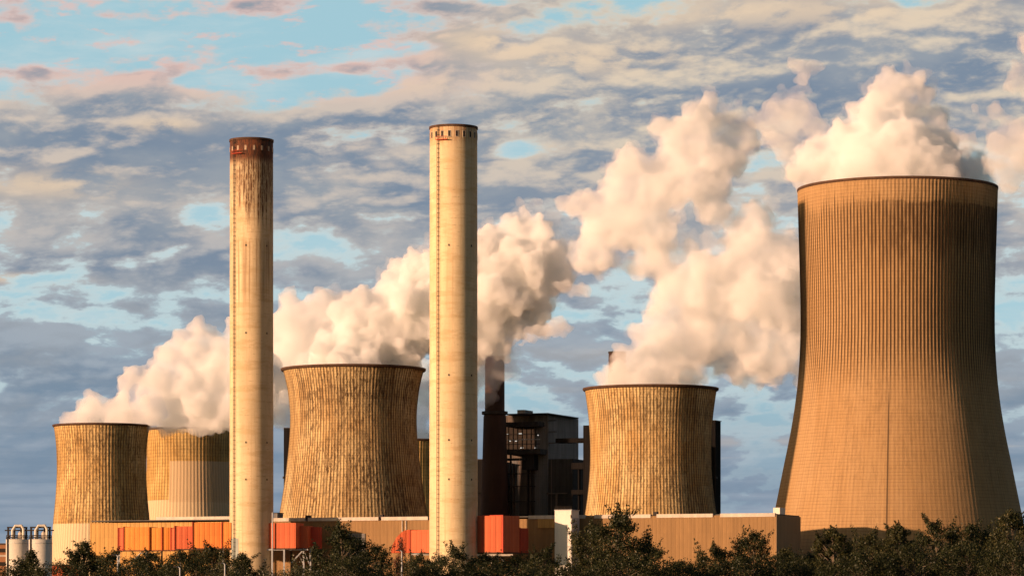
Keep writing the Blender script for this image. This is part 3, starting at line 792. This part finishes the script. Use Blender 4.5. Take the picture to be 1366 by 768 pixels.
def tree_meshes(seed, h, w, nclump, nleaf, leaf, mat, shape='round', gap=.0):
    rnd = random.Random(seed)
    tb = bmesh.new()
    lean = rnd.uniform(-.3, .3)
    base = [Vector((0, 0, 0)), Vector((lean * .5, 0, h * .22)), Vector((lean, .1, h * .45)), Vector((lean * .6, -.1, h * .7)), Vector((lean * .4, 0, h * .9))]
    add_tube(tb, base, [h * .022, h * .018, h * .014, h * .008, h * .003], 7)
    centres = []
    for i in range(nclump):
        f = (i + rnd.random()) / nclump
        zz = h * (.25 + .73 * f)
        if shape == 'cone': rmax = w * .5 * (1.02 - f) ** .75
        elif shape == 'tall': rmax = w * .5 * sin(pi * min(1, .12 + .86 * f)) ** .6
        else: rmax = w * .5 * (sin(pi * (.10 + .84 * f)) ** .55)
        a = rnd.uniform(0, 2 * pi); rr = rmax * rnd.uniform(.35, 1.0) ** .6 * rnd.uniform(.75, 1.12)
        if f > .93: rr *= .3
        c = Vector((rr * cos(a), rr * sin(a), zz))
        cs = w * rnd.uniform(.07, .15)
        centres.append((c, cs))
        if rnd.random() < .22 and f > .3:
            e = Vector((cos(a) * rnd.uniform(.3, 1), sin(a) * rnd.uniform(.3, 1), rnd.uniform(.2, 1.2))).normalized()
            for q in (1, 2, 3): centres.append((c + e * cs * (.55 + .55 * q), cs * (.62 - .13 * q)))
        if i % 2 == 0:
            t = max(.2, min(.85, f * .8 + .08))
            p0 = base[0].lerp(base[4], t) if t > .6 else base[1].lerp(base[3], (t - .1) / .6)
            mid = p0.lerp(c, .5) + Vector((0, 0, -h * .02 + rnd.uniform(0, .3)))
            add_tube(tb, [p0, mid, c], [h * .006, h * .004, h * .0015], 5)
    lb = bmesh.new()
    tot = sum(cs ** 2 for _, cs in centres)
    for c, cs in centres:
        n = int(nleaf * cs * cs / tot)
        sq = (rnd.uniform(.8, 1.3), rnd.uniform(.8, 1.3), rnd.uniform(.6, .95))
        for _ in range(n):
            # more leaves near the clump's skin, a few stray sprays beyond it
            d = Vector((rnd.gauss(0, 1), rnd.gauss(0, 1), rnd.gauss(0, 1))).normalized()
            q = rnd.random() ** .45 * (1.0 if rnd.random() > .10 else rnd.uniform(1.0, 1.55))
            p = c + Vector((d.x * sq[0], d.y * sq[1], d.z * sq[2])) * cs * q
            nrm = (d + Vector((rnd.gauss(0, .6), rnd.gauss(0, .6), rnd.gauss(.3, .6)))).normalized()
            u = nrm.cross(Vector((rnd.gauss(0, 1), rnd.gauss(0, 1), rnd.gauss(0, 1)))).normalized(); v2 = nrm.cross(u)
            s = leaf * rnd.uniform(.6, 1.35); u *= s; v2 *= s * .55
            vs = [lb.verts.new(p + u * .9), lb.verts.new(p + v2), lb.verts.new(p - u * .9), lb.verts.new(p - v2)]
            lb.faces.new(vs)
    out = []
    for nm, bm, mt in (('trunk', tb, BARK), ('crown', lb, mat)):
        me = bpy.data.meshes.new(nm); bm.to_mesh(me); bm.free(); me.materials.append(mt); out.append(me)
    return out
# reference height 10 m, width 7 m for the round ones
TM = {
 'a': tree_meshes(1, 10, 7.0, 95, 12325, 0.131, LEAF[0]),
 'b': tree_meshes(2, 10, 7.4, 80, 11600, 0.139, LEAF[1]),
 'c': tree_meshes(3, 10, 6.6, 110, 13050, 0.123, LEAF[0]),
 'd': tree_meshes(4, 10, 8.2, 85, 12325, 0.139, LEAF[1]),
 't': tree_meshes(5, 10, 4.6, 85, 10150, 0.131, LEAF[1], 'tall'),
 'k': tree_meshes(6, 10, 6.0, 85, 10875, 0.123, LEAF[0], 'cone'),
 'r': tree_meshes(7, 10, 5.0, 45, 1900, 0.131, LEAF[2], 'cone'),
 's': tree_meshes(8, 10, 11.0, 60, 9425, 0.164, LEAF[3]),
 'g': tree_meshes(9, 10, 13.0, 80, 11600, 0.164, LEAF[0]),
}
TW = {'a': 7.0, 'b': 7.4, 'c': 6.6, 'd': 8.2, 't': 4.6, 'k': 6.0, 'r': 5.0, 's': 11., 'g': 13.}
def plant(kind, px, ytop, wpx, D, label, cat='tree', name='tree', group='trees along the foot of the plant'):
    H = wz(ytop, D); W = wpx / F * D
    t = thing(name, label, cat, (wx(px, D), D, 0), random.uniform(0, 6.28), group)
    t.scale = (W / TW[kind], W / TW[kind], H / 10)
    for nm, me in zip(('trunk', 'crown'), TM[kind]):
        o = bpy.data.objects.new(nm, me); link(o); o.parent = t
    return t
TREES = [
 ('k', 41, 734, 62, 300, 'dark conical tree in front of the twin silos'),
 ('k', 113, 722, 74, 310, 'dark pointed tree in front of the pale foot of the leftmost cooling tower'),
 ('a', 150, 738, 62, 330, 'dark tree left of the first column of the amber duct'),
 ('c', 200, 737, 70, 345, 'dark round tree under the amber end of the long flue duct'),
 ('b', 243, 735, 66, 320, 'olive tree under the red section of the long flue duct'),
 ('d', 283, 729, 74, 330, 'taller olive tree under the orange section of the long flue duct'),
 ('k', 324, 738, 64, 290, 'small dark tree in front of the foot of the soot-topped chimney'),
 ('a', 455, 706, 86, 320, 'big dark tree right of the red duct trestle, under the blotched cooling tower'),
 ('c', 500, 728, 66, 330, 'dark tree leaning against the big one under the blotched cooling tower'),
 ('d', 558, 742, 70, 350, 'low olive tree below the sloped duct end'),
 ('a', 606, 731, 58, 300, 'dark tree with a ball-shaped top at the foot of the clean pale chimney'),
 ('b', 646, 738, 60, 330, 'olive tree under the faceted red duct'),
 ('c', 690, 742, 62, 330, 'low dark tree right of the faceted duct trestle'),
 ('a', 728, 734, 56, 310, 'dark tree left of the white stair tower foot'),
 ('d', 790, 702, 78, 330, 'left shoulder tree of the large clump right of the white stair tower'),
 ('a', 826, 686, 88, 320, 'tallest middle tree, dark, in front of the golden cooling tower'),
 ('c', 862, 724, 56, 330, 'dark tree tucked to the right of the tallest middle tree'),
 ('b', 905, 748, 72, 340, 'low olive tree in front of the beige hall wall'),
 ('d', 955, 729, 70, 330, 'olive tree in front of the east end of the beige hall'),
 ('c', 1005, 710, 66, 325, 'dark tree just left of the hall corner'),
 ('b', 1046, 732, 58, 335, 'olive tree in front of the shaded gable of the hall'),
 ('t', 1111, 705, 66, 320, 'upright dark tree at the left foot of the tallest cooling tower'),
 ('b', 1082, 738, 50, 330, 'small olive tree between the hall gable and the upright dark tree'),
 ('d', 1160, 712, 72, 330, 'olive tree below the left middle of the tallest cooling tower'),
 ('t', 1200, 699, 60, 315, 'upright tree with a twiggy top below the middle of the tallest tower'),
 ('a', 1248, 699, 80, 325, 'wide dark tree right of centre below the tallest cooling tower'),
 ('c', 1298, 701, 76, 330, 'dark dense tree below the right side of the tallest cooling tower'),
 ('b', 1352, 682, 78, 300, 'tall olive tree at the right edge of the picture'),
]
random.seed(11)
for k_, px, yt, w_, D, lab in TREES: plant(k_, px, yt, w_, D, lab)
plant('r', 535, 719, 32, 290, 'young reddish tree in front of the sloped duct end', name='sapling')
FILL = [('g', 12, 757, 95, 'low dark bush left of the conical tree'), ('g', 78, 752, 90, 'low dark bush between the two pointed trees'),
        ('g', 178, 752, 110, 'wide dark bush beneath the amber duct'), ('g', 262, 748, 110, 'wide dark bush beneath the orange duct'),
        ('s', 350, 762, 80, 'pale flowering bush right of the soot-topped chimney foot'), ('s', 398, 758, 90, 'pale flowering bush under the red duct trestle'),
        ('s', 300, 755, 60, 'pale flowering bush left of the soot-topped chimney foot'),
        ('g', 475, 745, 120, 'wide dark bush at the foot of the big tree by the red duct trestle'), ('g', 580, 752, 110, 'wide dark bush left of the clean chimney foot'),
        ('g', 668, 752, 120, 'wide dark bush under the faceted duct'), ('g', 760, 755, 110, 'wide dark bush below the white stair tower'),
        ('g', 838, 742, 120, 'wide dark bush under the tallest middle tree'), ('g', 915, 756, 110, 'low bush along the beige hall wall'),
        ('g', 990, 744, 120, 'wide bush at the east end of the hall'), ('g', 1070, 748, 110, 'wide bush right of the hall gable'),
        ('g', 1145, 740, 110, 'wide bush at the left foot of the tallest tower'), ('g', 1220, 730, 120, 'wide bush under the middle of the tallest tower'),
        ('g', 1290, 728, 120, 'wide bush under the right half of the tallest tower'), ('g', 1350, 728, 90, 'wide bush in the lower right corner')]
for k_, px, yt, w_, lab in FILL:
    plant(k_, px, yt, w_, random.uniform(270, 290), lab, 'bush', 'bush', 'bushes in front of the trees')

# lamp posts among the trees
def lamp_post(px, ytop, D, lab):
    t = thing('lamp_post', lab, 'lamp post', (wx(px, D), D, 0), 0, 'lamp posts among the trees')
    H = wz(ytop, D)
    obj('pole', tube([(0, 0, 0), (0, 0, H * .6), (0, 0, H)], [.09, .07, .05], 8), M['steel'], t)
    obj('arm', tube([(0, 0, H), (-.12, 0, H + .08), (-.3, 0, H + .1)], .04, 6), M['steel'], t)
    obj('lamp_head', box(-.55, -.25, -.1, .1, H + .05, H + .14), M['dark_steel'], t)
lamp_post(157, 741, 285, 'grey lamp post below the left end of the amber duct')
lamp_post(240, 757, 262, 'short grey lamp post among the trees under the red duct section')
lamp_post(300, 752, 262, 'grey lamp post just left of the soot-topped chimney foot')
lamp_post(536, 735, 283, 'grey lamp post beside the young reddish tree')

# ------------------------------------------------------------------ steam
def steam_mat(name, dens, col=(.997, .966, 1.0), aniso=-.15):
    m, nt = newmat(name); b = NB(nt)
    vs = b.n('ShaderNodeVolumeScatter'); vs.inputs['Color'].default_value = col + (1,)
    vs.inputs['Density'].default_value = dens; vs.inputs['Anisotropy'].default_value = aniso
    o = b.n('ShaderNodeOutputMaterial'); nt.links.new(vs.outputs[0], o.inputs['Volume'])
    try: m.volume_intersection_method = 'FAST'
    except Exception: pass
    return m
TEX = {}
def dtex(kind, size, **kw):
    key = (kind, size)
    if key in TEX: return TEX[key]
    t = bpy.data.textures.new('billow', kind)
    t.noise_scale = size
    if kind == 'CLOUDS': t.noise_depth = 3; t.noise_basis = 'ORIGINAL_PERLIN'
    if kind == 'VORONOI': t.noise_intensity = 1.0; t.distance_metric = 'DISTANCE'
    TEX[key] = t; return t
def plume_mesh(name, O, D, blobs, voxel, disp, seed, depth, swell, dens, off=(0, 0, 0)):
    rnd = random.Random(seed); k = D / F
    bm = bmesh.new()
    for bl in blobs:
        px, py, r = bl[:3]; dz = bl[3] if len(bl) > 3 else rnd.uniform(-.35, .35) * r
        DD = D + dz * k
        c = Vector((wx(px, DD), DD, wz(py, DD))) - O
        R = r * k * swell
        ret = bmesh.ops.create_icosphere(bm, subdivisions=3, radius=R)
        e = (rnd.uniform(.92, 1.1), depth * rnd.uniform(.9, 1.15), rnd.uniform(.9, 1.05))
        for v in ret['verts']:
            v.co = Vector((v.co.x * e[0], v.co.y * e[1], v.co.z * e[2])) + c + Vector(off)
    me = bpy.data.meshes.new('tmp'); bm.to_mesh(me); bm.free()
    o = bpy.data.objects.new('tmp', me); link(o)
    rm = o.modifiers.new('r', 'REMESH'); rm.mode = 'VOXEL'; rm.voxel_size = voxel; rm.use_smooth_shade = True
    for kind, size, st, mid in (('CLOUDS', 20 * k / .35, 14, .5), ('VORONOI', 12 * k / .35, -10.0, .42), ('VORONOI', 5.0 * k / .35, -4.6, .42), ('CLOUDS', 2.6 * k / .35, 3.8, .5), ('CLOUDS', 1.1 * k / .35, 2.2, .5)):
        dm = o.modifiers.new('d', 'DISPLACE'); dm.texture = dtex(kind, size); dm.texture_coords = 'LOCAL'
        dm.strength = st * disp * k / .35; dm.mid_level = mid
    r2 = o.modifiers.new('r2', 'REMESH'); r2.mode = 'VOXEL'; r2.voxel_size = voxel * .8; r2.use_smooth_shade = True
    dg = bpy.context.evaluated_depsgraph_get()
    nm = bpy.data.meshes.new_from_object(o.evaluated_get(dg))
    bpy.data.objects.remove(o)
    nm.name = name; nm.materials.clear(); nm.materials.append(steam_mat('steam', dens))
    return nm
def plume(label, D, blobs, dens=.12, voxel=1.7, disp=1.0, seed=1, depth=1.0, swell=1.04, fringe=0.0):
    k = D / F
    O = Vector((wx(blobs[0][0], D), D, wz(blobs[0][1], D)))
    p = bpy.data.objects.new('steam_plume', plume_mesh('steam_plume', O, D, blobs, voxel, disp, seed, depth, swell, dens)); link(p); p.location = O
    tag(p, label, 'steam plume')
    if fringe:
        f = bpy.data.objects.new('mist_fringe', plume_mesh('mist_fringe', O, D, [b_ for b_ in blobs if b_[1] < blobs[0][1] - 12], voxel * 1.25, disp * 1.55, seed + 50, depth, swell * 1.10, fringe, (1.5, -1.0, 1.0)))
        link(f); f.parent = p
    return p
plume('low steam cloud drifting right from the leftmost cooling tower', 2000, [
    (135,566,44),(108,563,15),(140,556,28),(165,542,28),(150,534,15),(195,545,30),(180,515,22),(205,515,26),(235,525,38),(212,498,17),(240,480,30),(228,466,12),
    (262,460,25),(282,466,28),(292,495,42),(262,540,42),(230,562,26),(300,540,42),(335,505,42),(330,460,34),(345,540,34)], .13, 1.5, seed=2)
plume('pale mauve steam cloud behind, between the two tall chimneys, left of the brighter one', 2190, [
    (255,574,44),(300,562,30),(340,545,36),(352,500,44),(380,445,38),(392,415,30),(420,407,26),(440,430,38),(410,462,48),(382,505,42),(372,545,24),(452,402,16),(474,410,16),(465,450,34),(425,395,14)], .09, 1.8, seed=3)
plume('billowing bright steam cloud rising behind the clean pale chimney from the blotched cooling tower', 1582, [
    (471,492,66),(405,492,14),(432,482,26),(470,466,42),(520,466,46),(548,482,26),(474,428,33),(462,412,22),(490,402,22),(512,430,42),(502,392,15),(552,402,46),(545,368,27),(560,352,16),
    (590,372,46),(622,344,40),(655,335,38),(650,308,15),(684,298,24),(702,288,15),(718,308,26),(732,335,27),(700,350,46),(655,395,56),(710,388,38),(742,366,24),(728,402,20),(702,425,26),(662,440,38),(612,450,46),(570,440,40)], .24, .95, seed=4, fringe=.035)
plume('upper small orange scrap of steam trailing off the bright cloud', 1525, [(768,386,10),(754,380,10),(779,392,6),(762,392,8),(742,378,9)], .12, .7, disp=.6, seed=5)
plume('lower, longer orange scrap of steam hanging below the bright cloud', 1525, [
    (722,442,13),(736,436,9),(750,430,12),(708,449,12),(696,458,10),(762,436,8),(744,440,8)], .12, .7, disp=.6, seed=6)
plume('thin veil of steam crossing the top of the dark brown chimney', 1600, [
    (650,470,30),(662,492,26),(668,474,24),(650,512,14),(657,528,9),(640,500,18),(670,480,14),(644,540,6),(625,520,24),(600,500,30)], .035, 1.2, disp=.9, seed=6)
plume('shaded steam low behind the blotched tower and clean chimney', 2100, [
    (548,592,40),(556,555,26),(575,530,36),(610,505,42),(640,490,34),(565,500,26)], .05, 2.2, seed=7)
plume('towering twisted steam cloud rising from the golden cooling tower, with a hole in its middle', 1572, [
    (868,518,62),(806,507,11),(834,508,13),(878,492,34),(915,492,30),(940,498,18),(852,488,10),(892,464,34),(930,458,46),(975,468,40),(1022,476,38),(1062,466,34),(975,500,18),
    (902,430,34),(932,402,46),(982,402,52),(1032,392,48),(1062,422,38),(905,388,20),(942,358,36),(1000,335,46),(1042,325,28),(1002,292,22),(975,312,15),(895,350,18),
    (868,312,36),(838,300,38),(802,290,34),(778,275,25),(792,322,30),(776,350,18),(822,250,30),(852,226,30),(882,250,42),(902,206,36),(880,176,20),(930,170,34),(943,145,20),(978,170,25),(988,196,20),(952,222,42),(940,258,26),(1050,370,40),(1066,500,14),(882,332,30),(862,352,24),(905,372,34),(925,330,16),(960,285,20),(800,345,24),(890,405,30),(870,440,22),(1010,300,30),(1062,350,40)], .10, 1.0, seed=8, fringe=.03)
plume('white steam cloud boiling out of the tallest cooling tower on the right', 1435, [
    (1195,250,100,0),(1108,240,38),(1150,225,42),(1200,215,48),(1250,225,42),(1290,232,30),(1085,218,26),(1130,192,36),(1160,162,32),(1180,132,27),(1196,112,21),(1216,112,16),(1232,126,11),
    (1205,162,35),(1230,190,32),(1262,206,24),(1292,206,17),(1140,150,14),(1084,198,20),(1075,232,28),(1110,205,34),(1150,185,38),(1240,160,18)], .15, .95, seed=9, fringe=.035)
plume('curled wisp of steam left of the tallest tower top', 1450, [
    (1042,146,24),(1020,162,18),(1070,148,18),(1086,168,17),(1030,184,15),(1052,196,18),(1076,102,17),(1060,90,13),(1090,94,12),(1082,120,9),(1062,222,12),(1008,150,9),(1053,170,17),(1068,128,12),(1046,118,8)], .07, 1.0, disp=.85, seed=10, swell=1.2)
plume('ragged orange-tinted steam at the right edge beside the tallest tower', 1385, [
    (1342,190,25),(1325,205,18),(1358,175,23),(1384,190,30),(1310,166,10),(1330,146,9),(1352,112,11),(1363,92,12),(1378,60,20),(1320,222,12),(1352,226,26),(1300,150,8),(1390,120,26),(1362,215,28),(1290,190,12),(1275,185,8)], .07, 1.0, disp=.85, seed=12, swell=1.22)

# ------------------------------------------------------------------ sky
SUN_EL, SUN_AZ = 6.8, 58.0        # light travels towards +x by 58 degrees from +y
w = bpy.data.worlds.new('World'); scene.world = w; w.use_nodes = True
nt = w.node_tree
for n in list(nt.nodes): nt.nodes.remove(n)
b = NB(nt)
sky = b.n('ShaderNodeTexSky', sky_type='NISHITA'); sky.sun_disc = False
sky.sun_elevation = radians(SUN_EL); sky.sun_rotation = radians(180 + SUN_AZ); sky.air_density = 1.0; sky.dust_density = 2.0; sky.ozone_density = 1.5
tc = b.n('ShaderNodeTexCoord'); sp = b.n('ShaderNodeSeparateXYZ'); nt.links.new(tc.outputs['Generated'], sp.inputs[0])
X_, Y_, Z_ = sp.outputs
az = b.m('MULTIPLY', b.m('ARCTAN2', X_, Y_), F); el = b.m('MULTIPLY', b.m('ARCSINE', Z_), F)
U = b.m('ADD', az, 683.0); V = el                      # V = 800 - row
def lin(r, g, bl):
    f = lambda c: (c / 255 / 12.92) if c / 255 <= .04045 else ((c / 255 + .055) / 1.055) ** 2.4
    return (f(r), f(g), f(bl))
warp = b.noise(b.vec(b.m('DIVIDE', U, 260), b.m('DIVIDE', V, 140), 3.0), 1, 3, .5)
wv = b.m('MULTIPLY', b.m('SUBTRACT', warp, .5), 36)
V2 = b.m('ADD', V, wv)
V3 = b.m('SUBTRACT', V2, b.m('MULTIPLY', U, .04))
def field(du, dv, det=9, sx=82.0, sy=34.0, seed=0.0, rough=.56, dist=0.0):
    return b.noise(b.vec(b.m('DIVIDE', b.m('ADD', U, du), sx), b.m('DIVIDE', b.m('ADD', V3, dv), sy), seed), 1, det, rough, dist)
N1 = field(0, 0, 9, rough=.57); N1u = field(-6, 10, 6, rough=.52)
N0 = field(0, 0, 4, 330, 95, 7.0, .5); N0u = field(-12, 28, 4, 330, 95, 7.0, .5)
def gauss(px, py, sx, sy, amp):
    a = b.m('POWER', b.m('DIVIDE', b.m('SUBTRACT', U, px), sx), 2); c = b.m('POWER', b.m('DIVIDE', b.m('SUBTRACT', V, 800 - py), sy), 2)
    return b.m('MULTIPLY', b.m('EXPONENT', b.m('MULTIPLY', b.m('ADD', a, c), -1)), amp)
bias = None
for g in ((150, 70, 420, 68, -.24), (520, 10, 240, 40, -.12), (330, 140, 120, 22, -.10), (60, 108, 80, 10, .17), (185, 112, 35, 8, .15), (370, 103, 90, 10, .15), (460, 98, 50, 8, .12),
          (150, 36, 60, 7, .16), (350, 18, 60, 8, .18), (25, 42, 50, 8, .2), (190, 72, 70, 8, .14), (610, 22, 70, 10, .18), (620, 60, 90, 16, .16), (560, 95, 60, 14, .12),
          (140, 215, 300, 48, .13), (500, 240, 350, 60, .12), (820, 75, 260, 50, .16), (1100, 110, 350, 80, .18), (1230, 25, 220, 30, .05),
          (240, 285, 130, 22, -.13), (60, 335, 90, 14, -.13), (160, 395, 160, 12, -.09), (400, 340, 90, 24, -.11), (860, 400, 120, 60, -.13), (715, 205, 50, 12, -.15), (980, 290, 60, 30, -.1), (20, 228, 60, 10, -.1),
          (30, 425, 60, 9, -.14), (980, 545, 130, 30, -.12), (250, 620, 500, 60, .16), (700, 510, 100, 30, -.09), (1345, 440, 40, 30, -.1)):
    t_ = gauss(*g); bias = t_ if bias is None else b.m('ADD', bias, t_)
cov = b.m('ADD', b.m('ADD', b.m('MULTIPLY', b.m('SUBTRACT', N1, .5), .85), b.m('MULTIPLY', b.m('SUBTRACT', N0, .5), .75)), b.m('ADD', bias, .085))
alpha = b.ss(cov, -.09, .10)
thick = b.ss(cov, -.02, .18)
lit = b.ss(b.m('ADD', b.m('SUBTRACT', N1, N1u), b.m('MULTIPLY', b.m('SUBTRACT', N0, N0u), 1.3)), -.06, .26)
clear = b.mix(b.ss(V, 60, 330), lin(150, 182, 198), lin(172, 208, 220))
clear = b.mix(b.ss(V, 520, 700), clear, lin(164, 204, 217))
veil = field(0, 0, 7, 260, 60, 41.0, .62)
clear = b.mix(b.ss(veil, .42, .72, 0, .7), clear, lin(206, 218, 220))
puff = b.noise(b.vec(b.m('DIVIDE', U, 60), b.m('DIVIDE', V3, 20), 51.0), 1, 6, .6)
clear = b.mix(b.m('MULTIPLY', b.ss(puff, .55, .68, 0, .8), b.ss(V, 560, 640)), clear, lin(226, 196, 190))
shade = b.mix(b.ss(V, 120, 480), lin(118, 143, 165), lin(126, 142, 162))
shade = b.mix(b.ss(field(0, 0, 5, 200, 80, 21.0), .38, .62), shade, lin(152, 160, 170))
litc = b.mix(b.ss(V, 330, 600), lin(164, 175, 187), lin(220, 203, 187))
litc = b.mix(b.ss(U, 450, 900, 0, .8), litc, b.mix(b.ss(V, 480, 640), litc, lin(238, 218, 190)))
pink = b.mix(b.m('MULTIPLY', b.ss(V, 640, 710), b.ss(U, 760, 420)), litc, lin(240, 198, 184))
cc = b.mix(thick, pink, shade)
cc = b.mix(b.m('MULTIPLY', lit, .85), cc, pink)
patches = gauss(60, 255, 100, 20, .9)
for g in ((1040, 25, 260, 26, .9), (760, 85, 150, 26, .8), (220, 175, 50, 10, .9), (640, 60, 80, 18, .8), (1000, 330, 100, 60, .3), (30, 378, 70, 7, .8), (950, 470, 200, 12, .3), (1000, 590, 120, 7, .5), (560, 120, 90, 12, .5)):
    patches = b.m('ADD', patches, gauss(*g))
cc = b.mix(b.m('MULTIPLY', b.m('MULTIPLY', patches, b.ss(N1, .36, .56)), .85, clamp=True), cc, lin(240, 212, 180))
# bright thin edges where the cloud sheet breaks
edge = b.m('MULTIPLY', b.ss(cov, -.10, -.02), b.ss(cov, .05, .0))
col = b.mix(alpha, clear, cc)
col = b.mix(b.m('MULTIPLY', edge, b.m('MULTIPLY', b.ss(V, 640, 500), .55)), col, lin(206, 224, 226))
# fine smooth streaks low down
stn = b.noise(b.vec(b.m('DIVIDE', U, 300), b.m('DIVIDE', V, 22), 13.0), 1, 5, .5)
lowc = b.mix(b.ss(stn, .38, .62), lin(120, 142, 166), lin(150, 164, 182))
lowc = b.mix(b.ss(stn, .60, .72), lowc, lin(196, 190, 186))
col = b.mix(b.ss(V, 340, 120, 0, .75), col, lowc)
sc_ = b.n('ShaderNodeVectorMath', operation='SCALE'); nt.links.new(col, sc_.inputs[0]); sc_.inputs['Scale'].default_value = 10.0
# overhead and behind, the plain sky with the same cloud sheet thinning out
fade = b.ss(V, 900, 2200)
full = b.mix(fade, sc_.outputs[0], sky.outputs[0])
full = b.mix(b.ss(Y_, .35, -.1), full, sky.outputs[0])
full = b.mix(.05, full, sky.outputs[0])
bg = b.n('ShaderNodeBackground'); nt.links.new(full, bg.inputs[0]); bg.inputs[1].default_value = .068
wo = b.n('ShaderNodeOutputWorld'); nt.links.new(bg.outputs[0], wo.inputs[0])
w.cycles.sampling_method = 'MANUAL'; w.cycles.sample_map_resolution = 512

sl = bpy.data.lights.new('sun', 'SUN'); sl.energy = 5.0; sl.angle = radians(.8); sl.color = (1.0, .61, .37)
so = link(bpy.data.objects.new('sun', sl))
dirv = Vector((sin(radians(SUN_AZ)) * cos(radians(SUN_EL)), cos(radians(SUN_AZ)) * cos(radians(SUN_EL)), -sin(radians(SUN_EL))))
so.rotation_euler = dirv.to_track_quat('-Z', 'Y').to_euler(); so.location = (-600, 400, 300)

# ------------------------------------------------------------------ camera
cam = bpy.data.cameras.new('camera'); co = link(bpy.data.objects.new('camera', cam))
co.location = (0, 0, CZ); co.rotation_euler = (pi / 2, 0, 0)
cam.sensor_width = 36; cam.lens = 36 * F / 1366.0
cam.shift_y = (HY - 384.0) / 1366.0
cam.clip_start = 1; cam.clip_end = 60000
scene.camera = co
scene.view_settings.view_transform = 'Standard'; scene.view_settings.look = 'None'
scene.view_settings.exposure = .55; scene.view_settings.gamma = 1
scene.cycles.volume_bounces = 12; scene.cycles.max_bounces = 14; scene.cycles.diffuse_bounces = 3; scene.cycles.glossy_bounces = 2
scene.cycles.transparent_max_bounces = 16
scene.cycles.use_denoising = True
scene.cycles.use_adaptive_sampling = True; scene.cycles.adaptive_threshold = .02
scene.cycles.sample_clamp_indirect = 8
